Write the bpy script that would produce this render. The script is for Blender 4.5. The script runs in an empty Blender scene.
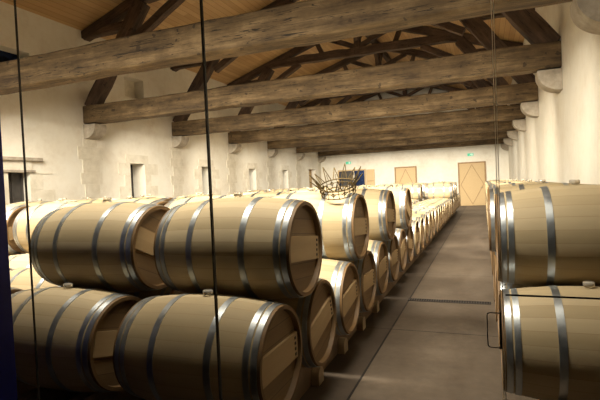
import bpy, math, random
from mathutils import Vector, Matrix
PI = math.pi
scene = bpy.context.scene
COL = scene.collection

# ------------------------------------------------------------------ camera
cam_d = bpy.data.cameras.new('camera')
cam = bpy.data.objects.new('camera', cam_d)
COL.objects.link(cam)
cam_d.sensor_width = 36.0
cam_d.lens = 466.0 * 36.0 / 600.0
cam_d.clip_start = 0.05
YAW, PIT, ROLL, CH = .376, .0279, -.0441, 1.534
fw = Vector((-math.sin(YAW) * math.cos(PIT), math.cos(YAW) * math.cos(PIT), -math.sin(PIT)))
r0 = Vector((math.cos(YAW), math.sin(YAW), 0))
u0 = r0.cross(fw)
rt = r0 * math.cos(ROLL) + u0 * math.sin(ROLL)
up = -r0 * math.sin(ROLL) + u0 * math.cos(ROLL)
m3 = Matrix((rt, up, -fw)).transposed()
cam.matrix_world = Matrix.Translation((0, 0, CH)) @ m3.to_4x4()
scene.camera = cam

# ------------------------------------------------------------------ world, exposure
w = bpy.data.worlds.new('world')
scene.world = w
w.use_nodes = True
w.node_tree.nodes['Background'].inputs[0].default_value = (.30, .27, .30, 1)
w.node_tree.nodes['Background'].inputs[1].default_value = .03
vs = scene.view_settings
vs.view_transform = 'Standard'
vs.look = 'None'
vs.gamma = 1
vs.use_curve_mapping = False
vs.exposure = 0.0

LAMP_POWER = 630.0
NEAR_POWER = 545.0
TILT = math.radians(45)
TILT_NEAR = math.radians(44)
SPREAD = math.radians(118)
LAMP_COL = (1.0, .90, .75)

# ------------------------------------------------------------------ layout constants
XL, XR = -9.95, 1.38          # side walls
YF = 29.2                     # far wall
ZE, ZR = 6.0, 7.95            # eaves, ridge
XC = (XL + XR) / 2
YT = [5.97 + 3.83 * k for k in range(7)]
YNEAR = 5.97 - 3.83      # the truss right above the glass, over the camera's head
ZT = 3.47                     # underside of tie beams
BR, BHL, BHR = .331, .465, .289   # barrel bulge radius, half length, head radius


# ------------------------------------------------------------------ materials
def nodes_of(name):
    m = bpy.data.materials.new(name)
    m.use_nodes = True
    nt = m.node_tree
    return m, nt, nt.nodes['Principled BSDF']


def N(nt, typ, **kw):
    n = nt.nodes.new(typ)
    for k, v in kw.items():
        setattr(n, k, v)
    return n


def mathn(nt, op, a, b=None, c=None):
    n = nt.nodes.new('ShaderNodeMath')
    n.operation = op
    for i, v in enumerate((a, b, c)):
        if v is None:
            continue
        if isinstance(v, (int, float)):
            n.inputs[i].default_value = v
        else:
            nt.links.new(v, n.inputs[i])
    return n.outputs[0]


def ramp(nt, fac, stops):
    n = nt.nodes.new('ShaderNodeValToRGB')
    e = n.color_ramp.elements
    while len(e) < len(stops):
        e.new(.5)
    for i, (p, c) in enumerate(stops):
        e[i].position = p
        e[i].color = (*c, 1)
    nt.links.new(fac, n.inputs[0])
    return n.outputs[0]


def mix(nt, fac, a, b, mode='MIX'):
    n = nt.nodes.new('ShaderNodeMix')
    n.data_type = 'RGBA'
    n.blend_type = mode
    for idx, v in ((0, fac), (6, a), (7, b)):
        if isinstance(v, (int, float)):
            n.inputs[idx].default_value = v
        elif isinstance(v, tuple):
            n.inputs[idx].default_value = (*v, 1)
        else:
            nt.links.new(v, n.inputs[idx])
    return n.outputs[2]


def noise(nt, vec, scale, detail=4, rough=.6):
    n = nt.nodes.new('ShaderNodeTexNoise')
    n.inputs['Scale'].default_value = scale
    n.inputs['Detail'].default_value = detail
    n.inputs['Roughness'].default_value = rough
    nt.links.new(vec, n.inputs['Vector'])
    return n.outputs['Fac']


def objcoord(nt, scale=(1, 1, 1), rnd=True):
    tc = nt.nodes.new('ShaderNodeTexCoord')
    mp = nt.nodes.new('ShaderNodeMapping')
    mp.inputs['Scale'].default_value = scale
    nt.links.new(tc.outputs['Object'], mp.inputs['Vector'])
    out = mp.outputs['Vector']
    oi = nt.nodes.new('ShaderNodeObjectInfo')
    if rnd:
        a = nt.nodes.new('ShaderNodeVectorMath')
        a.operation = 'ADD'
        sc = mathn(nt, 'MULTIPLY', oi.outputs['Random'], 37.0)
        nt.links.new(out, a.inputs[0])
        nt.links.new(sc, a.inputs[1])
        out = a.outputs[0]
    return tc.outputs['Object'], out, oi.outputs['Random']


def bump(nt, bsdf, h, strength=.3, dist=.01):
    b = nt.nodes.new('ShaderNodeBump')
    b.inputs['Strength'].default_value = strength
    b.inputs['Distance'].default_value = dist
    nt.links.new(h, b.inputs['Height'])
    nt.links.new(b.outputs[0], bsdf.inputs['Normal'])


def plain(name, col, rough=.6, metal=0.0):
    m, nt, b = nodes_of(name)
    _, v, _ = objcoord(nt)
    n = noise(nt, v, 9)
    c = ramp(nt, n, [(.3, tuple(x * .82 for x in col)), (.7, tuple(min(1, x * 1.12) for x in col))])
    nt.links.new(c, b.inputs['Base Color'])
    b.inputs['Roughness'].default_value = rough
    b.inputs['Metallic'].default_value = metal
    return m


def mat_stave():
    m, nt, b = nodes_of('oak_stave')
    oc, v, r = objcoord(nt, (1.6, 14, 14))
    sp = N(nt, 'ShaderNodeSeparateXYZ')
    nt.links.new(oc, sp.inputs[0])
    ang = mathn(nt, 'ARCTAN2', sp.outputs[2], sp.outputs[1])
    t = mathn(nt, 'MULTIPLY', ang, 26 / (2 * PI))
    t = mathn(nt, 'ADD', t, 40)
    fl = mathn(nt, 'FLOOR', t)
    fr = mathn(nt, 'FRACT', t)
    wn = N(nt, 'ShaderNodeTexWhiteNoise', noise_dimensions='2D')
    cb = N(nt, 'ShaderNodeCombineXYZ')
    nt.links.new(fl, cb.inputs[0])
    nt.links.new(r, cb.inputs[1])
    nt.links.new(cb.outputs[0], wn.inputs['Vector'])
    g = noise(nt, v, 1.6, 5)
    k = mathn(nt, 'MULTIPLY_ADD', wn.outputs['Value'], .55, mathn(nt, 'MULTIPLY', g, .45))
    c = ramp(nt, k, [(.15, (.38, .295, .165)), (.5, (.445, .352, .208)), (.85, (.51, .412, .255))])
    seam = mathn(nt, 'COMPARE', fr, .5, .487)
    c = mix(nt, mathn(nt, 'SUBTRACT', 1, seam), c, (.32, .22, .11))
    hs = N(nt, 'ShaderNodeHueSaturation')
    nt.links.new(c, hs.inputs['Color'])
    nt.links.new(mathn(nt, 'MULTIPLY_ADD', r, .22, .90), hs.inputs['Value'])
    nt.links.new(hs.outputs[0], b.inputs['Base Color'])
    b.inputs['Roughness'].default_value = .62
    b.inputs['Specular IOR Level'].default_value = .3
    bump(nt, b, g, .12, .004)
    return m


def mat_head(name, c1, c2, seamw=11.0):
    m, nt, b = nodes_of(name)
    oc, v, r = objcoord(nt, (14, 2.2, 22))
    sp = N(nt, 'ShaderNodeSeparateXYZ')
    nt.links.new(oc, sp.inputs[0])
    t = mathn(nt, 'MULTIPLY_ADD', sp.outputs[2], seamw, 20)
    fr = mathn(nt, 'FRACT', t)
    fl = mathn(nt, 'FLOOR', t)
    wn = N(nt, 'ShaderNodeTexWhiteNoise', noise_dimensions='1D')
    nt.links.new(mathn(nt, 'ADD', fl, r), wn.inputs['W'])
    g = noise(nt, v, 1.5, 5)
    k = mathn(nt, 'MULTIPLY_ADD', wn.outputs['Value'], .4, mathn(nt, 'MULTIPLY', g, .6))
    c = ramp(nt, k, [(.2, c1), (.8, c2)])
    if seamw > .1:
        seam = mathn(nt, 'COMPARE', fr, .5, .48)
        c = mix(nt, mathn(nt, 'SUBTRACT', 1, seam), c, (.10, .06, .03))
    nt.links.new(c, b.inputs['Base Color'])
    b.inputs['Roughness'].default_value = .6
    return m


def mat_beam(name, dark, mid, light):
    m, nt, b = nodes_of(name)
    oc, v, r = objcoord(nt, (.55, 5.5, 5.5))
    g = noise(nt, v, 1.7, 7, .68)
    oc2, v2, _ = objcoord(nt, (1.1, 1.6, 1.6))
    bl = noise(nt, v2, 1.3, 5, .7)
    k = mathn(nt, 'MULTIPLY_ADD', g, .55, mathn(nt, 'MULTIPLY', bl, .45))
    c = ramp(nt, k, [(.38, dark), (.5, mid), (.62, light)])
    # long drying cracks
    oc3, v3, _ = objcoord(nt, (.3, 9, 9))
    w_ = noise(nt, v3, 1.5, 3, .5)
    cr = mathn(nt, 'COMPARE', w_, .5, .006)
    c = mix(nt, cr, c, tuple(x * .3 for x in dark))
    oc4, v4, _ = objcoord(nt, (1, 1, 1))
    kn = noise(nt, v4, 6.5, 2, .5)
    knf = mathn(nt, 'GREATER_THAN', kn, .70)
    c = mix(nt, mathn(nt, 'MULTIPLY', knf, .7), c, tuple(x * .5 for x in dark))
    nt.links.new(c, b.inputs['Base Color'])
    b.inputs['Roughness'].default_value = .82
    bump(nt, b, g, .6, .02)
    return m


def mat_plaster():
    m, nt, b = nodes_of('lime_plaster')
    oc, v, _ = objcoord(nt, (1, 1, 1), False)
    n1 = noise(nt, v, .9, 6, .65)
    n2 = noise(nt, v, 7, 5, .7)
    k = mathn(nt, 'MULTIPLY_ADD', n1, .7, mathn(nt, 'MULTIPLY', n2, .3))
    c = ramp(nt, k, [(.34, (.64, .58, .475)), (.5, (.73, .69, .59)), (.66, (.78, .75, .66))])
    nt.links.new(c, b.inputs['Base Color'])
    b.inputs['Roughness'].default_value = .92
    bump(nt, b, n2, .25, .01)
    return m


def mat_stone(name, lo, hi):
    m, nt, b = nodes_of(name)
    oc, v, _ = objcoord(nt)
    n1 = noise(nt, v, 5, 7, .7)
    c = ramp(nt, n1, [(.35, lo), (.65, hi)])
    nt.links.new(c, b.inputs['Base Color'])
    b.inputs['Roughness'].default_value = .9
    bump(nt, b, n1, .4, .01)
    return m


def mat_floor():
    m, nt, b = nodes_of('worn_concrete')
    oc, v, _ = objcoord(nt, (1, 1, 1), False)
    n1 = noise(nt, v, .8, 6, .65)
    n2 = noise(nt, v, 14, 4, .7)
    _, v3, _ = objcoord(nt, (1.2, .25, 1), False)
    n3 = noise(nt, v3, 2.2, 5, .6)
    k = mathn(nt, 'MULTIPLY_ADD', n1, .5, mathn(nt, 'MULTIPLY_ADD', n2, .18, mathn(nt, 'MULTIPLY', n3, .32)))
    c = ramp(nt, k, [(.36, (.074, .054, .037)), (.5, (.116, .088, .061)), (.64, (.170, .132, .095))])
    sp = N(nt, 'ShaderNodeSeparateXYZ')
    nt.links.new(oc, sp.inputs[0])
    j1 = mathn(nt, 'COMPARE', sp.outputs[0], -.95, .009)
    fy = mathn(nt, 'FRACT', mathn(nt, 'MULTIPLY_ADD', sp.outputs[1], 1 / 3.0, 100 - 4.85 / 3.0 + .5))
    j2 = mathn(nt, 'COMPARE', fy, .5, .0022)
    c = mix(nt, mathn(nt, 'MAXIMUM', j1, j2), c, (.015, .011, .008))
    pale = mathn(nt, 'COMPARE', fy, .52, .014)
    c = mix(nt, mathn(nt, 'MULTIPLY', pale, .13), c, (.16, .14, .115))
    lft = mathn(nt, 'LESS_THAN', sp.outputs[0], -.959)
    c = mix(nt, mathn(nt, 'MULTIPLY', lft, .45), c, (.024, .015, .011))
    nt.links.new(c, b.inputs['Base Color'])
    nt.links.new(ramp(nt, n3, [(.3, (.55, .55, .55)), (.7, (.8, .8, .8))]), b.inputs['Roughness'])
    b.inputs['Specular IOR Level'].default_value = .42
    bump(nt, b, n2, .15, .004)
    return m


def mat_boards():
    m, nt, b = nodes_of('pine_boards')
    oc, v, _ = objcoord(nt, (6, .5, 6), False)
    sp = N(nt, 'ShaderNodeSeparateXYZ')
    nt.links.new(oc, sp.inputs[0])
    t = mathn(nt, 'MULTIPLY_ADD', sp.outputs[0], 6.5, 100)
    fl, fr = mathn(nt, 'FLOOR', t), mathn(nt, 'FRACT', t)
    yy = mathn(nt, 'FLOOR', mathn(nt, 'MULTIPLY_ADD', sp.outputs[1], .45, mathn(nt, 'MULTIPLY', fl, .37)))
    cb = N(nt, 'ShaderNodeCombineXYZ')
    nt.links.new(fl, cb.inputs[0])
    nt.links.new(yy, cb.inputs[1])
    wn = N(nt, 'ShaderNodeTexWhiteNoise', noise_dimensions='2D')
    nt.links.new(cb.outputs[0], wn.inputs['Vector'])
    g = noise(nt, v, 2, 5)
    k = mathn(nt, 'MULTIPLY_ADD', wn.outputs['Value'], .5, mathn(nt, 'MULTIPLY', g, .5))
    c = ramp(nt, k, [(.2, (.36, .215, .085)), (.8, (.50, .325, .15))])
    seam = mathn(nt, 'COMPARE', fr, .5, .47)
    c = mix(nt, mathn(nt, 'SUBTRACT', 1, seam), c, (.22, .10, .03))
    nt.links.new(c, b.inputs['Base Color'])
    b.inputs['Roughness'].default_value = .6
    return m


def mat_metal(name, col, rough, metal=1.0):
    m, nt, b = nodes_of(name)
    oc, v, _ = objcoord(nt)
    n = noise(nt, v, 12, 4)
    nt.links.new(ramp(nt, n, [(.3, tuple(x * .75 for x in col)), (.7, col)]), b.inputs['Base Color'])
    nt.links.new(ramp(nt, n, [(.3, (rough, rough, rough)), (.7, (rough + .15,) * 3)]), b.inputs['Roughness'])
    b.inputs['Metallic'].default_value = metal
    return m


def mat_glass(name, tint=(1, 1, 1), ior=1.45):
    m = bpy.data.materials.new(name)
    m.use_nodes = True
    nt = m.node_tree
    nt.nodes.remove(nt.nodes['Principled BSDF'])
    tr = N(nt, 'ShaderNodeBsdfTransparent')
    tr.inputs[0].default_value = (*tint, 1)
    gl = N(nt, 'ShaderNodeBsdfGlossy')
    gl.inputs['Roughness'].default_value = .02
    fr = N(nt, 'ShaderNodeFresnel')
    fr.inputs[0].default_value = ior
    mx = N(nt, 'ShaderNodeMixShader')
    nt.links.new(fr.outputs[0], mx.inputs[0])
    nt.links.new(tr.outputs[0], mx.inputs[1])
    nt.links.new(gl.outputs[0], mx.inputs[2])
    nt.links.new(mx.outputs[0], nt.nodes['Material Output'].inputs[0])
    return m


def mat_emit(name, col, s):
    m, nt, b = nodes_of(name)
    b.inputs['Base Color'].default_value = (*col, 1)
    b.inputs['Emission Color'].default_value = (*col, 1)
    b.inputs['Emission Strength'].default_value = s
    return m


def mat_bung():
    m, nt, b = nodes_of('clear_bung')
    b.inputs['Base Color'].default_value = (.85, .80, .70, 1)
    b.inputs['Transmission Weight'].default_value = .7
    b.inputs['Roughness'].default_value = .15
    return m


def mat_edge():
    m = bpy.data.materials.new('pale_glass_edge')
    m.use_nodes = True
    nt = m.node_tree
    nt.nodes.remove(nt.nodes['Principled BSDF'])
    t = N(nt, 'ShaderNodeBsdfTranslucent')
    t.inputs[0].default_value = (.9, .87, .8, 1)
    nt.links.new(t.outputs[0], nt.nodes['Material Output'].inputs[0])
    return m


M_STAVE = mat_stave()
M_CHINE = plain('oak_chine', (.19, .11, .042), .6)
M_HEAD = mat_head('oak_head', (.17, .105, .045), (.27, .175, .08))
M_BAR = mat_head('oak_head_bar', (.42, .29, .14), (.50, .36, .19), .01)
M_PEG = plain('dark_peg', (.05, .03, .02), .7)
M_HOOP = mat_metal('galvanised_hoop', (.50, .53, .54), .33, .92)
M_BUNG = mat_bung()
M_TIE = mat_beam('old_oak_tie', (.045, .026, .010), (.115, .073, .031), (.22, .148, .072))
M_DARKOAK = mat_beam('dark_oak', (.035, .020, .013), (.075, .045, .028), (.13, .08, .05))
M_PLASTER = mat_plaster()
M_STONE = mat_stone('pale_limestone', (.58, .53, .42), (.72, .67, .56))
M_CORBEL = mat_stone('grey_limestone', (0.272, 0.232, 0.176), (0.440, 0.384, 0.304))
M_FLOOR = mat_floor()
M_BOARDS = mat_boards()
M_BLOCKER = plain('dark_blocker_panel', (.03, .028, .035), .7)  # dark skin of the unseen box added round the camera to cut light
M_RAIL = plain('rail_timber', (.24, .17, .11), .8)
M_CHOCK = plain('chock_timber', (.52, .42, .28), .7)
M_IRON = mat_metal('wrought_iron', (.17, .125, .06), .5)
M_NAVY = plain('navy_paint', (.014, .020, .30), .45)
M_STEEL = mat_metal('brushed_steel', (.5, .48, .46), .3)
M_DSTEEL = plain('dark_steel', (.03, .025, .02), .4, .5)
M_GLASS = mat_glass('clear_glass', (.97, .98, .97), 1.3)
M_GEDGE = plain('glass_edge', (.05, .045, .04), .25)
M_GEDGE2 = mat_edge()
M_DOOR = mat_head('pale_door_wood', (.46, .32, .15), (.55, .40, .21), .01)
M_DOORLINE = plain('door_groove', (.30, .19, .09), .7)
M_SHUT = plain('dark_shutter', (.05, .045, .04), .7)
M_BLUEGL = mat_metal('night_pane', (.03, .05, .13), .12)
M_GREEN = mat_emit('exit_green', (.05, .50, .30), .35)
M_WHITE = mat_emit('exit_white', (.7, .85, .78), .3)
M_LAMP = mat_emit('lamp_diffuser', (1, .85, .62), 3.0)
M_HOUSING = plain('lamp_housing', (.12, .11, .10), .5)
M_GRATE = plain('grate_iron', (.008, .006, .005), .8)
M_GRATEL = plain('grate_edge', (.05, .04, .032), .6)


# ------------------------------------------------------------------ mesh helpers
class MB:
    def __init__(s):
        s.v, s.f, s.m, s.sm, s.mats = [], [], [], [], []

    def mat(s, m):
        if m not in s.mats:
            s.mats.append(m)
        return s.mats.index(m)

    def add(s, vs_, fs, m, smooth=False):
        o = len(s.v)
        s.v += [tuple(v) for v in vs_]
        i = s.mat(m)
        for f in fs:
            s.f.append([o + a for a in f])
            s.m.append(i)
            s.sm.append(smooth)

    def box(s, a, b, m, mtx=None):
        (x0, y0, z0), (x1, y1, z1) = a, b
        vs_ = [(x0, y0, z0), (x1, y0, z0), (x1, y1, z0), (x0, y1, z0),
               (x0, y0, z1), (x1, y0, z1), (x1, y1, z1), (x0, y1, z1)]
        if mtx:
            vs_ = [mtx @ Vector(v) for v in vs_]
        s.add(vs_, [(0, 3, 2, 1), (4, 5, 6, 7), (0, 1, 5, 4), (1, 2, 6, 5), (2, 3, 7, 6), (3, 0, 4, 7)], m)

    def tube(s, pts, r, m, n=8, cap=True, closed=False):
        pts = [Vector(p) for p in pts]
        k = len(pts)
        rings = []
        ref = None
        for i in range(k):
            if closed:
                d = pts[(i + 1) % k] - pts[i - 1]
            else:
                d = pts[min(i + 1, k - 1)] - pts[max(i - 1, 0)]
            d.normalize()
            if ref is None:
                ref = Vector((0, 0, 1)) if abs(d.z) < .9 else Vector((1, 0, 0))
            a = d.cross(ref).normalized()
            b = a.cross(d).normalized()
            ref = b
            rings.append([pts[i] + (a * math.cos(t) + b * math.sin(t)) * r
                          for t in [2 * PI * j / n for j in range(n)]])
        vs_ = [v for rr in rings for v in rr]
        fs = []
        for i in range(k if closed else k - 1):
            i2 = (i + 1) % k
            for j in range(n):
                fs.append((i * n + j, i * n + (j + 1) % n, i2 * n + (j + 1) % n, i2 * n + j))
        s.add(vs_, fs, m, True)
        if cap and not closed:
            s.add(rings[0], [tuple(range(n))][::1], m)
            s.add(rings[-1], [tuple(range(n))[::-1]], m)

    def lathe(s, prof, m, n=40, smooth=True, off=(0, 0, 0)):
        """profile of (x, r) turned about the local x axis"""
        vs_, fs = [], []
        for x, r in prof:
            for j in range(n):
                t = 2 * PI * j / n
                vs_.append((x + off[0], r * math.cos(t) + off[1], r * math.sin(t) + off[2]))
        for i in range(len(prof) - 1):
            for j in range(n):
                fs.append((i * n + j, (i + 1) * n + j, (i + 1) * n + (j + 1) % n, i * n + (j + 1) % n))
        s.add(vs_, fs, m, smooth)

    def disc(s, x, r, m, n=40, sgn=1):
        vs_ = [(x, r * math.cos(2 * PI * j / n), r * math.sin(2 * PI * j / n)) for j in range(n)]
        s.add(vs_, [tuple(range(n))[::sgn]], m)

    def mesh(s, name):
        me = bpy.data.meshes.new(name)
        me.from_pydata(s.v, [], s.f)
        for mm in s.mats:
            me.materials.append(mm)
        me.polygons.foreach_set('material_index', s.m)
        me.polygons.foreach_set('use_smooth', s.sm)
        me.update()
        return me

    def build(s, name, parent=None, loc=(0, 0, 0)):
        o = bpy.data.objects.new(name, s.mesh(name))
        COL.objects.link(o)
        o.location = loc
        if parent:
            o.parent = parent
        return o


def tag(o, label=None, cat=None, group=None, kind=None):
    if label:
        o['label'] = label
    if cat:
        o['category'] = cat
    if group:
        o['group'] = group
    if kind:
        o['kind'] = kind
    return o


def empty(name, loc, rz=0.0):
    o = bpy.data.objects.new(name, None)
    o.empty_display_size = .1
    COL.objects.link(o)
    o.location = loc
    o.rotation_euler = (0, 0, rz)
    return o


def struct(o):
    o['kind'] = 'structure'
    return o


ORD = ['first', 'second', 'third', 'fourth', 'fifth', 'sixth', 'seventh', 'eighth', 'ninth', 'tenth', 'eleventh',
       'twelfth', 'thirteenth', 'fourteenth', 'fifteenth', 'sixteenth', 'seventeenth', 'eighteenth', 'nineteenth',
       'twentieth', 'twenty-first', 'twenty-second', 'twenty-third', 'twenty-fourth', 'twenty-fifth',
       'twenty-sixth', 'twenty-seventh', 'twenty-eighth', 'twenty-ninth', 'thirtieth', 'thirty-first',
       'thirty-second', 'thirty-third']

# ================================================================== STRUCTURE
b = MB()
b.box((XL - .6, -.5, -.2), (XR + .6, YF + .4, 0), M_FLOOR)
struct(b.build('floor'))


def wall_side(name, x_in, x_out, y0, y1, z1, openings):
    """plaster wall with real openings; openings = (ya, yb, za, zb)"""
    mb = MB()
    ys = sorted({y0, y1} | {o[0] for o in openings} | {o[1] for o in openings})
    zs = sorted({0.0, z1} | {o[2] for o in openings} | {o[3] for o in openings})
    for xa in (x_in, x_out):
        for i in range(len(ys) - 1):
            for j in range(len(zs) - 1):
                cy, cz = (ys[i] + ys[i + 1]) / 2, (zs[j] + zs[j + 1]) / 2
                if any(o[0] < cy < o[1] and o[2] < cz < o[3] for o in openings):
                    continue
                mb.add([(xa, ys[i], zs[j]), (xa, ys[i + 1], zs[j]), (xa, ys[i + 1], zs[j + 1]), (xa, ys[i], zs[j + 1])],
                       [(0, 1, 2, 3)], M_PLASTER)
    for ya, yb, za, zb in openings:
        for q in (((ya, za), (yb, za)), ((yb, za), (yb, zb)), ((yb, zb), (ya, zb)), ((ya, zb), (ya, za))):
            (a, c), (d, e) = q
            mb.add([(x_in, a, c), (x_in, d, e), (x_out, d, e), (x_out, a, c)], [(0, 1, 2, 3)], M_PLASTER)
    for q in (((y0, 0), (y1, 0)), ((y1, 0), (y1, z1)), ((y1, z1), (y0, z1)), ((y0, z1), (y0, 0))):
        (a, c), (d, e) = q
        mb.add([(x_in, a, c), (x_in, d, e), (x_out, d, e), (x_out, a, c)], [(0, 1, 2, 3)], M_PLASTER)
    return struct(mb.build(name))


lows = [(7.37, 7.92, 1.0, 2.16)] + [(11.3 + 3.87 * k - (k > 0) * .02 * k, 11.95 + 3.87 * k, 1.0, 2.48) for k in range(4)]
highs = [(7.3, 8.1, 4.35, 5.0), (11.25, 12.1, 4.5, 5.12)]
doorL = (26.9, 28.1, 0.0, 2.6)
wall_side('wall_left', XL, XL - .6, -.5, YF, ZE, lows + highs + [doorL])
wall_side('wall_right', XR, XR + .6, -.5, YF, ZE, [])

# far gable wall
b = MB()
pts = [(XL - .6, 0), (XR + .6, 0), (XR + .6, ZE), (XC, ZR), (XL - .6, ZE)]
n = len(pts)
b.add([(x, YF, z) for x, z in pts] + [(x, YF + .4, z) for x, z in pts],
      [tuple(range(n)), tuple(range(2 * n - 1, n - 1, -1))] + [(i, i + n, (i + 1) % n + n, (i + 1) % n) for i in range(n)],
      M_PLASTER)
struct(b.build('wall_far'))

# boarded roof: two slopes
b = MB()
ov = .6
sl = (ZR - ZE) / (XC - XL)
for sx, xe in ((-1, XL), (1, XR)):
    x_e = xe + sx * ov
    z_e = ZE - sl * ov * 0
    P = [(xe, -.5, ZE), (XC, -.5, ZR), (XC, YF + .4, ZR), (xe, YF + .4, ZE)]
    Q = [(x, y, z + .12) for x, y, z in P]
    f = [(0, 1, 2, 3), (7, 6, 5, 4), (0, 4, 5, 1), (1, 5, 6, 2), (2, 6, 7, 3), (3, 7, 4, 0)]
    b.add(P + Q, f, M_BOARDS)
    b.box((min(xe, x_e), -.5, ZE), (max(xe, x_e), YF + .4, ZE + .12), M_BOARDS)
struct(b.build('ceiling'))

# unseen dark box added to keep stray light off the front barrels: partition round the glass, its floor, sides and ceiling
GXL, GZ = -2.62, 3.05
b = MB()
b.box((XL, 1.46, 0), (GXL, 1.54, ZE), M_BLOCKER)
b.box((GXL, 1.46, GZ), (XR, 1.54, ZE), M_BLOCKER)
b.add([(XL, 1.5, ZE), (XR, 1.5, ZE), (XC, 1.5, ZR)], [(0, 1, 2)], M_BLOCKER)
struct(b.build('wall_blocker_near'))
b = MB(); b.box((GXL - .08, -1.6, .012), (GXL, 1.46, GZ), M_BLOCKER); struct(b.build('wall_blocker_left'))
b = MB(); b.box((XR - .02, -1.6, .012), (XR + .06, 1.46, GZ), M_BLOCKER); struct(b.build('wall_blocker_right'))
b = MB(); b.box((GXL - .08, -1.68, .0), (XR + .06, -1.6, GZ), M_BLOCKER); struct(b.build('wall_blocker_back'))
b = MB(); b.box((GXL - .08, -1.68, GZ), (XR + .06, 1.46, GZ + .08), M_BLOCKER); struct(b.build('ceiling_blocker'))
b = MB(); b.box((GXL, -1.6, 0), (XR - .02, 1.46, .012), M_BLOCKER); struct(b.build('floor_blocker'))

# window panes / shutters in the left wall
wi = 0
for i, (ya, yb, za, zb) in enumerate(lows + highs):
    wi += 1
    d = .25 if i == 0 else (.5 if i < 5 else .35)
    b = MB()
    b.box((XL - d - .04, ya + .001, za + .001), (XL - d, yb - .001, zb - .001), M_SHUT if i < 5 else (M_BLUEGL if i == 5 else M_STONE))
    if i < 5:
        b.box((XL - d, ya + .001, (za + zb) / 2 - .02), (XL - d + .02, yb - .001, (za + zb) / 2 + .02), M_SHUT)
    for yy in ((ya + .03, yb - .03, (ya + yb) / 2) if i < 5 else (ya + .03,)):
        b.box((XL - d, yy - .025, za + .001), (XL - d + .025, yy + .025, zb - .001), M_SHUT)
    struct(b.build('window_%d' % wi))

# stone dressings of the left windows and under the corbels: pale blocks just proud of the plaster
ti = 0
random.seed(5)
for i, (ya, yb, za, zb) in enumerate(lows):
    ti += 1
    b = MB()
    z = za
    j = 0
    while z < zb - .02:
        h = min(random.uniform(.30, .40), zb - z)
        wd = .62 if j % 2 else .30
        b.box((XL, yb, z + .004), (XL + .012, yb + wd + random.uniform(-.05, .05), z + h - .004), M_STONE)
        b.box((XL, ya - (.5 if j % 2 else .26), z + .004), (XL + .012, ya, z + h - .004), M_STONE)
        z += h
        j += 1
    if i == 0:
        b.box((XL, ya - .15, zb), (XL + .05, yb + .12, zb + .05), M_CORBEL)
        b.box((XL, ya - .15, zb + .05), (XL + .035, yb + .05, zb + .27), M_STONE)
        b.box((XL, ya - .3, zb + .27), (XL + .10, yb + .3, zb + .34), M_CORBEL)
    else:
        b.box((XL, ya - .18, zb), (XL + .012, yb + .18, zb + .26), M_STONE)
    struct(b.build('trim_%d' % ti))
for k in range(1, 7):
    ti += 1
    b = MB()
    z = .9
    j = 0
    while z < 3.05:
        h = random.uniform(.26, .36)
        wd = .40 if j % 2 else .26
        y = YT[k]
        b.box((XL, y - wd + random.uniform(-.04, .04), z + .005),
              (XL + .012, y + wd + random.uniform(-.04, .04), min(z + h, 3.09) - .005), M_STONE)
        z += h
        j += 1
    struct(b.build('trim_%d' % ti))


# doors
def diamond_door(name, c0, c1, z1, axis, face, flip):
    """pale boarded door with a raised diamond of strips; axis 'x' = on far wall, 'y' = on left wall"""
    root = MB()
    d1, d2 = face, face + flip * .05

    def P(t, z, d):
        return (t, d, z) if axis == 'x' else (d, t, z)

    def bx(mb, t0, t1, za, zb, da, db, m):
        a, c = P(t0, za, da), P(t1, zb, db)
        mb.box(tuple(min(p, q) for p, q in zip(a, c)), tuple(max(p, q) for p, q in zip(a, c)), m)
    bx(root, c0, c1, 0.002, z1, d1, d2, M_DOOR)
    dr = struct(root.build(name))
    fr = MB()
    bx(fr, c0 - .08, c0, 0.002, z1 + .08, d1, d2 + flip * .03, M_DOORLINE)
    bx(fr, c1, c1 + .08, 0.002, z1 + .08, d1, d2 + flip * .03, M_DOORLINE)
    bx(fr, c0, c1, z1, z1 + .08, d1, d2 + flip * .03, M_DOORLINE)
    fr.build('door_frame', dr)
    dm = MB()
    tm, zm = (c0 + c1) / 2, z1 / 2
    hw, hh = (c1 - c0) / 2 - .06, z1 / 2 - .08
    for f_ in (1.0,):
        cs = [(tm - hw * f_, zm), (tm, zm + hh * f_), (tm + hw * f_, zm), (tm, zm - hh * f_)]
        for i in range(4):
            a, c = cs[i], cs[(i + 1) % 4]
            dm.tube([P(a[0], a[1], d2 + flip * .004), P(c[0], c[1], d2 + flip * .004)], .014, M_DOORLINE, 6)
    dm.build('diamond_moulding', dr)
    ha = MB()
    th = c1 - .12
    ha.tube([P(th, 1.05, d2), P(th, 1.05, d2 + flip * .06), P(th - .12, 1.05, d2 + flip * .06)], .012, M_STEEL, 8)
    ha.build('door_handle', dr)
    return dr


diamond_door('door_1', -1.30, .08, 2.48, 'x', YF, -1)
diamond_door('door_2', -5.03, -3.85, 2.42, 'x', YF, -1)
diamond_door('door_3', 26.95, 28.05, 2.55, 'y', XL - .35, 1)

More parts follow.
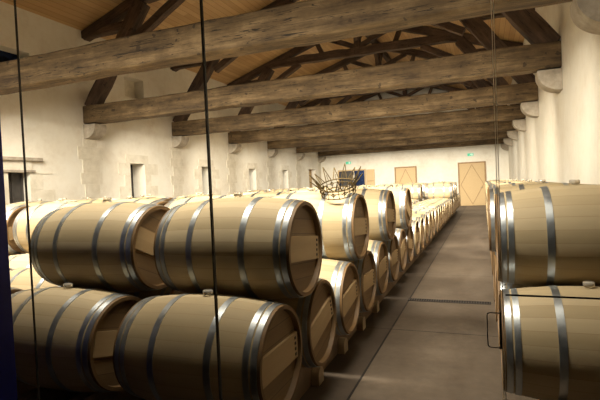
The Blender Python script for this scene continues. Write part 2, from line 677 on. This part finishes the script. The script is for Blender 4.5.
# glazed opening in the far wall with its wooden leaf
b = MB()
b.box((-8.70, YF - .03, .9), (-7.02, YF, 2.42), M_BLUEGL)
wn = struct(b.build('window_8'))
b = MB()
for x0, x1, z0, z1 in ((-8.78, -8.70, .82, 2.50), (-7.02, -6.94, .82, 2.50), (-8.7, -7.02, 2.42, 2.50), (-8.7, -7.02, .82, .90)):
    b.box((x0, YF - .07, z0), (x1, YF, z1), M_DOOR)
b.box((-7.75, YF - .06, .9), (-7.68, YF - .03, 2.42), M_STONE)
b.build('window_frame', wn)
b = MB()
b.box((-8.62, YF - .05, .9), (-7.80, YF - .03, 2.38), M_SHUT)
b.build('window_blind', wn)
b = MB()
b.box((-6.90, YF - .08, .82), (-6.38, YF - .02, 2.45), M_DOOR)
b.box((-6.84, YF - .09, 1.7), (-6.44, YF - .08, 1.74), M_DOORLINE)
b.build('window_shutter', wn)

# ================================================================== BARREL MESHES
def prof_r(x):
    return BR - (BR - BHR) * (x / BHL) ** 2


def staves_mb(mb, n=48):
    xs = [.447 * (-1 + 2 * i / 16) for i in range(17)]
    mb.lathe([(x, prof_r(x)) for x in xs], M_STAVE, n)
    mb.lathe([(-BHL, BHR), (-.447, prof_r(.447))], M_CHINE, n)
    mb.lathe([(.447, prof_r(.447)), (BHL, BHR)], M_CHINE, n)
    for s in (-1, 1):
        e = s * BHL
        a = [(e, BHR), (e, BHR - .022)]
        c = [(e, BHR - .022), (s * (BHL - .034), BHR - .028)]
        if s < 0:
            a, c = a[::-1], c[::-1]
        mb.lathe(a, M_CHINE, n, False)
        mb.lathe(c, M_CHINE, n, True)


def hoop_mb(mb, x0, x1, n=48, m=None):
    m = m or M_HOOP
    t = .0035
    ra, rb = prof_r(x0), prof_r(x1)
    mb.lathe([(x0, ra - .002), (x0, ra + t)], m, n, False)
    mb.lathe([(x0, ra + t), ((x0 + x1) / 2, prof_r((x0 + x1) / 2) + t), (x1, rb + t)], m, n)
    mb.lathe([(x1, rb + t), (x1, rb - .002)], m, n, False)


HOOPS = [(-.447, -.415), (-.404, -.372), (-.197, -.158), (.158, .197), (.372, .404), (.415, .447)]


def head_mb(mb, s, n=48):
    mb.disc(s * (BHL - .032), BHR - .026, M_HEAD, n, s)


def bar_mb(mb, s):
    x0, x1 = sorted((s * (BHL - .032), s * (BHL - .014)))
    hb = .075
    L = math.sqrt((BHR - .028) ** 2 - hb * hb) - .004
    mb.box((x0, -L, -hb), (x1, L, hb), M_BAR)
    for yy in (L - .035,):
        for k in range(4):
            z = -.048 + .032 * k
            xa, xb = sorted((s * (BHL - .014), s * (BHL - .011)))
            mb.box((xa, yy - .009, z - .008), (xb, yy + .009, z + .008), M_PEG)


def bung_mb(mb):
    vs_, fs = [], []
    prof = [(.020, .30 + .035), (.021, BR + .006), (.030, BR + .008), (.031, BR + .028), (.025, BR + .033), (.0, BR + .033)]
    n = 14
    for r, z in prof:
        for j in range(n):
            vs_.append((r * math.cos(2 * PI * j / n), r * math.sin(2 * PI * j / n), z))
    for i in range(len(prof) - 1):
        for j in range(n):
            fs.append((i * n + j, i * n + (j + 1) % n, (i + 1) * n + (j + 1) % n, (i + 1) * n + j))
    mb.add(vs_, fs, M_BUNG, True)


# full barrel with parts
def make_barrel():
    root = empty('wine_barrel', (0, 0, 0))
    c = (0, 0, BR)
    s = MB(); staves_mb(s); s.build('staves', root, c)
    for h in HOOPS:
        q = MB(); hoop_mb(q, *h); q.build('hoop', root, c)
    for sg in (1, -1):
        q = MB(); head_mb(q, sg); hd = q.build('head', root, c)
        q = MB(); bar_mb(q, sg); q.build('head_bar', hd)
    q = MB(); bung_mb(q); q.build('bung', root, c)
    return root


# far barrel: one mesh, same shape
def far_mesh(i, n=28):
    q = MB()
    xs = [BHL * (-1 + 2 * i_ / 10) for i_ in range(11)]
    q.lathe([(x, prof_r(x)) for x in xs], M_STAVE, n)
    for s in (-1, 1):
        a = [(s * BHL, BHR), (s * BHL, BHR - .022), (s * (BHL - .034), BHR - .028)]
        q.lathe(a if s > 0 else a[::-1], M_CHINE, n, False)
        head_mb(q, s, n)
        bar_mb(q, s)
    for h in HOOPS:
        hoop_mb(q, *h, n=n)
    bung_mb(q)
    # stand the mesh on its base
    q.v = [(x, y, z + BR) for x, y, z in q.v]
    return q.mesh('wine_barrel')


# staves texture uses object coordinates about the axis, so far barrels keep the axis at the origin instead
def far_mesh_axis(tilt, n=28):
    q = MB()
    xs = [BHL * (-1 + 2 * i_ / 10) for i_ in range(11)]
    q.lathe([(x, prof_r(x)) for x in xs], M_STAVE, n)
    ct, st_ = math.cos(tilt), math.sin(tilt)
    for s in (-1, 1):
        a = [(s * BHL, BHR), (s * BHL, BHR - .022), (s * (BHL - .034), BHR - .028)]
        q.lathe(a if s > 0 else a[::-1], M_CHINE, n, False)
        head_mb(q, s, n)
        k = len(q.v)
        bar_mb(q, s)
        q.v[k:] = [(x, y * ct - z * st_, y * st_ + z * ct) for x, y, z in q.v[k:]]
    for h in HOOPS:
        hoop_mb(q, *h, n=n)
    bung_mb(q)
    return q.mesh('wine_barrel')


PROTO = make_barrel()
FAR = [far_mesh_axis(t) for t in (0, .5, -.4)]
proto_used = [False]
rnd = random.Random(11)


def copy_tree(o, parent=None):
    c = o.copy()
    COL.objects.link(c)
    if parent is not None:
        c.parent = parent
    for ch in list(o.children):
        copy_tree(ch, c)
    return c


def place_barrel(x, y, z, flip, near, label, group, tilt=None):
    """x, y, z = centre of the barrel"""
    t = rnd.uniform(-.45, .45) if tilt is None else tilt
    rz = PI if flip else 0.0
    x += rnd.uniform(-.008, .008)
    if near:
        if proto_used[0]:
            o = copy_tree(PROTO)
        else:
            o = PROTO
            proto_used[0] = True
        o.location = (x, y, z - BR)
        o.rotation_euler = (0, 0, rz)
        for ch in o.children:
            if ch.name.startswith('head'):
                ch.rotation_euler = (t, 0, 0)
    else:
        o = bpy.data.objects.new('wine_barrel', FAR[rnd.randrange(3)])
        COL.objects.link(o)
        o.location = (x, y, z)
        o.rotation_euler = (0, 0, rz)
    tag(o, label, 'barrel', group)
    return o


S = .705
Y0 = 2.32
ZB = .592
DZ = .563
XH = [-1.055, -2.15, -3.19, -4.20, -5.23, -6.27, -7.31, -8.35]
COLNAME = ['aisle column', 'second column from aisle', 'third column from aisle', 'fourth column from aisle',
           'fifth column from aisle', 'sixth column from aisle', 'seventh column from aisle', 'column beside left wall']
NROW = 31
for ci, xh in enumerate(XH):
    rows = range(NROW) if ci < 2 else (range(26) if ci == 2 else list(range(8)) + list(range(20, 27)))
    for k in rows:
        y = Y0 + k * S
        near = (ci < 2 and k < 8) or (ci < 5 and k < 4)
        tl = {(0, 0): 0.0, (0, 1): .25, (0, 2): .15}.get((ci, k))
        if (ci, k) == (0, 0):
            lab = 'dark shaded oak wine barrel at the left floor stack corner nearest the glass, facing aisle'
        elif (ci, k) == (1, 0):
            lab = 'darkest oak wine barrel at bottom left, behind the front glass, second from the aisle'
        else:
            lab = 'oak wine barrel in left bottom layer, %s, %s row from glass' % (COLNAME[ci], ORD[k])
        place_barrel(xh - BHL, y, ZB, False, near, lab, 'barrels in the left bottom layer', tl)
    for n_, k in enumerate([0, 2, 4, 6, 21, 23, 25]):
        if k == 0 and ci > 1:
            continue      # only two barrels stand on top in the front row
        y = Y0 + (k + .5) * S
        near = k < 7 and ci < 5
        if k == 0 and ci == 0:
            lab = 'large oak wine barrel on top at front, its head facing the aisle'
        elif k == 0 and ci == 1:
            lab = 'oak wine barrel on top at front left, behind the large front barrel'
        elif k == 2 and ci == 0:
            lab = 'oak wine barrel on top carrying the spiked wire crown'
        else:
            lab = 'oak wine barrel in left top layer, %s, %s row from glass' % (COLNAME[ci], ORD[n_])
        place_barrel(xh - BHL + .03, y, ZB + DZ, False, near, lab, 'barrels in the left top layer', -.10 if ci == 0 and k == 0 else None)

XHR = .068
ZBR = .565
for k in range(30):
    y = 3.02 + k * S
    place_barrel(XHR + BHL, y, ZBR, True, k < 8,
                 'oak wine barrel in bottom layer against right wall, %s from the glass' % ORD[k],
                 'barrels in the right bottom layer')
for n_ in range(14):
    y = 3.02 + (2 * n_ + .5) * S
    place_barrel(XHR + BHL - (.03 if n_ in (1, 2) else 0), y, ZBR + DZ + .012, True, n_ < 4,
                 'oak wine barrel in top layer against right wall, %s from the glass' % ORD[n_],
                 'barrels in the right top layer')


# cradle rails under the barrels
def rail(x, off, y0, nb, zc, label, group):
    """timber rail along y with a round seat under each barrel"""
    rr = prof_r(.14) + .003
    ys, zs = [], []
    ya = y0 - .45
    yb = y0 + (nb - 1) * S + .45
    steps = int((yb - ya) / .05)
    prof = []
    for i in range(steps + 1):
        y = ya + (yb - ya) * i / steps
        k = min(max(round((y - y0) / S), 0), nb - 1)
        dy = y - (y0 + k * S)
        z = zc - math.sqrt(max(rr * rr - dy * dy, 1e-6)) if abs(dy) < rr else zc
        prof.append((y, zc - rr - .002))
    vs_, fs = [], []
    for y, z in prof:
        vs_ += [(-.045, y, 0), (.045, y, 0), (.045, y, z), (-.045, y, z)]
    for i in range(len(prof) - 1):
        a, c = i * 4, i * 4 + 4
        for j in range(4):
            fs.append((a + j, a + (j + 1) % 4, c + (j + 1) % 4, c + j))
    fs += [(3, 2, 1, 0), tuple(len(vs_) - 4 + j for j in range(4))]
    mb = MB()
    mb.add(vs_, fs, M_RAIL)
    return tag(mb.build('barrel_rail', None, (x, 0, 0)), label, 'rail', group)


for ci, xh in enumerate(XH):
    segs = [(0, NROW)] if ci < 2 else ([(0, 26)] if ci == 2 else [(0, 8), (20, 7)])
    for k0, nb in segs:
        for off, nm in ((-.19, 'aisle side'), (.19, 'wall side')):
            part = '' if k0 == 0 else 'far '
            rail(xh - BHL - off, off, Y0 + k0 * S, nb, ZB,
                 'timber cradle rail under %sleft barrels, %s, %s' % (part, COLNAME[ci], nm), 'cradle rails on the left')
for off, nm in ((-.19, 'aisle side'), (.19, 'wall side')):
    rail(XHR + BHL + off, off, 3.02, 30, ZBR, 'timber cradle rail under the right barrels, %s' % nm, 'cradle rails on the right')

# pale round-topped chocks on the floor between the first aisle barrels
def chock(y, label):
    mb = MB()
    n_ = 12
    for s in (0,):
        pts = [(.06 * math.cos(PI * j / n_), .07 + .06 * math.sin(PI * j / n_)) for j in range(n_ + 1)] + [(-.06, 0), (.06, 0)]
        a = [(.03, py, pz) for py, pz in pts]
        c = [(-.03, py, pz) for py, pz in pts]
        L = len(pts)
        mb.add(a + c, [tuple(range(L)), tuple(range(2 * L - 1, L - 1, -1))] +
               [(i, (i + 1) % L, (i + 1) % L + L, i + L) for i in range(L)], M_CHOCK)
    return tag(mb.build('wooden_chock', None, (-1.25, y, 0)), label, 'chock', 'round-topped chocks between aisle barrels')


for k in range(5):
    chock(Y0 + (k + .5) * S, 'pale round-topped wooden chock on the floor after the %s aisle barrel' % ORD[k])


# ================================================================== ROOF TRUSSES
def beam(name, p1, p2, wd, ht, m, parent, roll=0, jit=.012, seed=0, taper=1.0):
    """hewn timber between two points: own x axis along it"""
    p1, p2 = Vector(p1), Vector(p2)
    d = p2 - p1
    L = d.length
    rg = random.Random(seed)
    nseg = max(2, int(L / .35))
    mb = MB()
    vs_, fs = [], []
    ch = min(wd, ht) * .06
    sec = [(-.5, -.5 + ch / ht), (-.5 + ch / wd, -.5), (.5 - ch / wd, -.5), (.5, -.5 + ch / ht),
           (.5, .5 - ch / ht), (.5 - ch / wd, .5), (-.5 + ch / wd, .5), (-.5, .5 - ch / ht)]
    for i in range(nseg + 1):
        t = i / nseg
        k = 1 + (taper - 1) * t
        oy, oz = rg.uniform(-jit, jit) * .6, rg.uniform(-jit, jit) * .6
        for a, c in sec:
            vs_.append((t * L, (a * wd) * k + oy + rg.uniform(-jit, jit) * .5, c * ht * k + oz + rg.uniform(-jit, jit) * .5))
    q = len(sec)
    for i in range(nseg):
        for j in range(q):
            fs.append((i * q + j, i * q + (j + 1) % q, (i + 1) * q + (j + 1) % q, (i + 1) * q + j)[::-1])
    fs += [tuple(range(q)), tuple(range(nseg * q, nseg * q + q))[::-1]]
    mb.add(vs_, fs, m)
    o = mb.build(name, parent, p1)
    xax = d.normalized()
    yax = Vector((0, 1, 0)) if abs(xax.y) < .9 else Vector((1, 0, 0))
    zax = xax.cross(yax).normalized()
    yax = zax.cross(xax).normalized()
    o.rotation_euler = Matrix((xax, yax, zax)).transposed().to_euler()
    return o


def roof_z(x):
    return ZR - abs(x - XC) * sl


def make_truss():
    t = empty('roof_truss', (XC, 0, 0))
    hw = (XR - XL) / 2

    def B(name, a, c, wd, ht, m=M_DARKOAK, **kw):
        return beam(name, (a[0], a[2] if len(a) > 2 else 0, a[1]), (c[0], c[2] if len(c) > 2 else 0, c[1]), wd, ht, m, t, **kw)
    B('tie_beam', (-hw + .005, ZT + .26), (hw - .005, ZT + .26), .38, .47, M_TIE, jit=.014, seed=3)
    for s in (-1, 1):
        rz = lambda u: ZR - u * sl
        B('strut', (s * (hw - .14), 3.92), (s * (hw - 2.0), 6.42), .26, .38, seed=10 + s)
        B('blocking_beam', (s * (hw - .01), 5.88), (s * (hw - 1.75), 5.92), .22, .20, seed=20 + s)
        B('principal_rafter', (s * (hw - .05), rz(hw - .05) - .16), (s * .02, rz(.02) - .16), .24, .26, seed=30 + s)
        B('knee_brace', (s * (hw - 1.75), 5.55), (s * (hw - 3.3), 6.42), .20, .20, seed=40 + s)
        B('small_post', (s * (hw - 4.25), 6.68), (s * (hw - 4.05), rz(hw - 4.05) - .26), .16, .16, seed=50 + s)
        B('inclined_brace', (s * .08, 6.75), (s * 1.25, rz(1.25) - .27), .17, .17, seed=60 + s)
    B('collar_beam', (-(hw - 2.1), 6.56), (hw - 2.1, 6.56), .26, .30, jit=.03, seed=70)
    kp = B('king_post', (0, 6.45), (0, ZR - .16), .24, .24, seed=80)
    # braces along the roof from king post to ridge
    for s in (-1, 1):
        B('ridge_brace', (0, 7.0, s * .1), (0, ZR - .3, s * .85), .15, .15, seed=90 + s)
    return t


PLACE = ['nearest', 'second', 'third', 'fourth', 'fifth', 'sixth', 'farthest']
tr0 = make_truss()
for k, y in enumerate(YT):
    t = tr0 if k == 0 else copy_tree(tr0)
    t.location = (XC, y, 0)
    tag(t, 'old oak roof truss on stone corbels, %s from the front glass' % (PLACE[k] if k else 'nearest of all'),
        'roof truss', 'oak roof trusses across the hall')

t = copy_tree(tr0)
t.location = (XC, YNEAR, 0)
tag(t, 'old oak roof truss directly above the glass screen', 'roof truss', 'oak roof trusses across the hall')
rb = beam('ridge_beam', (XC, -.4, ZR - .16), (XC, YF - .01, ZR - .16), .2, .24, M_DARKOAK, None, seed=7)
tag(rb, 'dark oak ridge beam running along the peak of the boarded ceiling', 'beam')


# corbels: rounded quarter-cylinder brackets
def corbel_mesh(s):
    mb = MB()
    D, H, W = .40, .38, .21
    n_ = 12
    pts = [(0, 0), (D, 0), (D, -.06)]
    for j in range(1, n_ + 1):
        a = PI / 2 * j / n_
        pts.append((D * math.cos(a), -.06 - (H - .06) * math.sin(a)))
    L = len(pts)
    a = [(s * x, -W, z) for x, z in pts]
    c = [(s * x, W, z) for x, z in pts]
    f1, f2 = tuple(range(L)), tuple(range(2 * L - 1, L - 1, -1))
    sd = [(i + L, (i + 1) % L + L, (i + 1) % L, i) for i in range(L)]
    mb.add(a + c, [f1, f2] + sd, M_CORBEL)
    return mb.mesh('stone_corbel')


cm = {1: corbel_mesh(1), -1: corbel_mesh(-1)}
for k, y in enumerate(YT):
    for s, x, nm in ((1, XL + .001, 'left'), (-1, XR - .001, 'right')):
        o = bpy.data.objects.new('stone_corbel', cm[s])
        COL.objects.link(o)
        o.location = (x, y, ZT - .01)
        tag(o, 'rounded stone corbel on %s wall under the %s roof truss' % (nm, PLACE[k]), 'corbel',
            'stone corbels on the %s wall' % nm)


# ================================================================== LAMPS on the hidden side of each tie beam
def make_lamp(power=None, L=9.6):
    t = empty('strip_lamp', (0, 0, 0))
    b = MB(); b.box((-L / 2, -.03, 0), (L / 2, .05, .07), M_HOUSING); b.build('housing', t)
    b = MB(); b.box((-L / 2 + .02, -.02, -.012), (L / 2 - .02, .04, 0), M_LAMP); b.build('diffuser', t)
    for x in (-L * .42, 0, L * .42):
        b = MB(); b.box((x - .03, -.05, .02), (x + .03, -.03, .06), M_HOUSING); b.build('bracket', t)
    ld = bpy.data.lights.new('lamp_light', 'AREA')
    ld.shape = 'RECTANGLE'
    ld.size = L - .2
    ld.size_y = .06
    ld.energy = power or LAMP_POWER
    ld.color = LAMP_COL
    ld.spread = SPREAD
    lo = bpy.data.objects.new('lamp_light', ld)
    COL.objects.link(lo)
    lo.parent = t
    lo.location = (0, .01, -.02)
    return t


lm0 = make_lamp()
t = make_lamp(NEAR_POWER, 9.3)
t.location = (-4.75, YNEAR + .30, ZT + .14)
t.rotation_euler = (TILT_NEAR, 0, 0)
tag(t, 'long slim strip lamp overhead behind the tie beam above the glass screen', 'lamp')
for k, y in enumerate(YT[:6]):
    t = lm0 if k == 0 else make_lamp(LAMP_POWER * (1, .88, .66, .56, .48, .17)[k])
    t.location = (XC, y + .30, ZT + .14)
    t.rotation_euler = (TILT, 0, 0)
    tag(t, 'long slim strip lamp fixed behind the %s tie beam' % PLACE[k], 'lamp', 'strip lamps behind the tie beams')

# ================================================================== FLOOR DRAIN
dr = empty('floor_drain', (-.46, 6.12, 0))
tag(dr, 'narrow slotted floor drain crossing the aisle concrete', 'drain')
b = MB(); b.box((-.5, -.05, .001), (.5, .05, .004), M_GRATE); b.build('channel', dr)
b = MB()
b.box((-.5, -.06, .001), (.5, -.048, .009), M_GRATEL)
b.box((-.5, .048, .001), (.5, .06, .009), M_GRATEL)
for i in range(33):
    x = -.49 + i * .0303
    b.box((x, -.048, .003), (x + .012, .048, .009), M_GRATEL)
b.build('grating', dr)


# ================================================================== WIRE CROWN on the second top barrel
def make_crown():
    yb, zb = Y0 + 2.5 * S, ZB + DZ
    al = math.radians(21)
    rr = prof_r(.2) + .006
    cx = -1.025 - .17
    root = empty('wire_crown', (cx, yb - rr * math.sin(al), zb + rr * math.cos(al) + .004))
    root.rotation_euler = (al, 0, 0)
    tag(root, 'spiked wire crown with a banded ring, resting tilted on a barrel top', 'crown')
    R0, R1 = .152, .160
    ring = lambda r, z: [(r * math.cos(2 * PI * j / 40), r * math.sin(2 * PI * j / 40), z) for j in range(40)]
    b = MB(); b.tube(ring(R0, 0), .0045, M_IRON, 6, closed=True); b.build('base_ring', root)
    b = MB(); b.tube(ring(R1, .075), .0055, M_IRON, 6, closed=True); b.tube(ring(R1 - .006, .045), .003, M_IRON, 6, closed=True)
    b.build('top_ring', root)
    b = MB()
    for j in range(20):
        a = 2 * PI * j / 20
        b.tube([(R0 * math.cos(a), R0 * math.sin(a), 0), (R1 * math.cos(a), R1 * math.sin(a), .075)], .0028, M_IRON, 5)
    b.build('uprights', root)
    b = MB()
    for j in range(10):
        a = 2 * PI * (j + .5) / 10
        def Q(da, z):
            r = R0 + (R1 - R0) * z / .075 + .002
            return (r * math.cos(a + da), r * math.sin(a + da), z)
        b.tube([Q(0, .058), Q(.11, .04), Q(0, .022), Q(-.11, .04), Q(0, .058)], .004, M_IRON, 5)
        b.tube([Q(-.03, .04), Q(.03, .04)], .007, M_IRON, 6)
    b.build('ornament_band', root)
    for j in range(14):
        a = 2 * PI * (j + .25) / 14
        h = .088 + .030 * (j % 2)
        b = MB()
        tip = ((R1 + .075) * math.cos(a), (R1 + .075) * math.sin(a), .075 + h)
        for da in (-.17, .17):
            b.tube([(R1 * math.cos(a + da), R1 * math.sin(a + da), .075), tip], .0045, M_IRON, 5)
        b.tube([(R1 * math.cos(a), R1 * math.sin(a), .075), ((R1 + .03) * math.cos(a), (R1 + .03) * math.sin(a), .075 + h * .45)], .003, M_IRON, 5)
        b.build('spike', root)


make_crown()


# ================================================================== EXIT SIGNS
def exit_sign(x, z, label):
    t = empty('exit_sign', (x, YF, z - .11))
    t.scale = (.68, .68, .68)
    tag(t, label, 'sign', 'green exit signs on the far wall')
    b = MB(); b.box((-.24, -.05, 0), (.24, -.001, .23), M_GREEN); b.build('sign_box', t)
    b = MB()
    y0, y1 = -.055, -.0505
    # running figure and doorway
    b.box((-.015, y0, .17), (.025, y1, .205), M_WHITE)
    R = lambda cx, cz, a: Matrix.Translation((cx, 0, cz)) @ Matrix.Rotation(a, 4, 'Y')
    b.box((-.014, y0, -.04), (.014, y1, .04), M_WHITE, R(-.005, .125, .35))
    b.box((-.01, y0, -.04), (.01, y1, .04), M_WHITE, R(.02, .065, -.6))
    b.box((-.01, y0, -.04), (.01, y1, .04), M_WHITE, R(-.04, .07, 1.0))
    b.box((-.008, y0, -.035), (.008, y1, .035), M_WHITE, R(.035, .135, 1.2))
    b.box((.09, y0, .03), (.17, y1, .20), M_WHITE)
    b.build('pictogram', t)


exit_sign(-.66, 3.02, 'small green exit sign above the right-hand diamond door')
exit_sign(-8.05, 2.98, 'small green exit sign above the dark blue window')

# ================================================================== GLASS SCREEN AND FRAME AT THE VIEWING SIDE
GY = 1.5
GX = [-1.915, -.95, .04, 1.36]
for i in range(3):
    x0, x1 = GX[i] + .004, GX[i + 1] - .004
    t = empty('glass_pane', (x0, GY, .01))
    tag(t, ['clear frameless glass pane on the left beside the navy post',
            'clear middle glass pane in front of the large barrel',
            'clear right glass pane in front of the right barrels'][i], 'glass', 'panes of the glass screen')
    b = MB()
    b.add([(0, 0, 0), (x1 - x0, 0, 0), (x1 - x0, 0, 3.03), (0, 0, 3.03)], [(0, 1, 2, 3)], M_GLASS)
    b.build('glass_sheet', t)
    b = MB()
    e = M_GEDGE2 if i == 2 else M_GEDGE
    e2 = M_GEDGE2 if i == 1 else M_GEDGE
    b.box((-.0022, -.005, 0), (.0, .005, 3.03), e)
    b.build('glass_edge', t)
    b = MB()
    b.box((x1 - x0, -.005, 0), (x1 - x0 + .0022, .005, 3.03), e2)
    b.build('glass_edge', t)
b = MB()
b.box((-.25, -.08, .0), (.25, .08, 3.04), M_NAVY)
o = b.build('frame_post', None, (-2.41, GY, 0))
tag(o, 'dark navy upright post at the left edge of the glass screen', 'post')
# pull handle on the edge of the glass door
hx = .006
t = empty('door_pull', (hx, GY, 1.03))
tag(t, 'small steel pull handle by the right glass joint', 'handle')
b = MB()
arc = lambda cx, cz, a0, a1: [(cx + .008 * math.cos(a0 + (a1 - a0) * j / 5), -.012, cz + .008 * math.sin(a0 + (a1 - a0) * j / 5)) for j in range(6)]
b.tube([(.03, -.012, .104)] + arc(.0, .096, PI / 2, PI) + arc(.0, .008, PI, 1.5 * PI) + [(.03, -.012, 0)], .0016, M_STEEL, 8)
b.build('grip', t)
b = MB()
b.box((.026, -.012, -.004), (.032, .0, .108), M_STEEL)
b.build('mounting_plate', t)
b = MB()
b.tube([(0, 0, 0), (1.31, 0, 0)], .0028, M_DSTEEL, 8)
o = b.build('steel_rod', None, (.05, GY - .015, 1.19))
tag(o, 'thin dark steel rod crossing the right glass pane', 'rod')
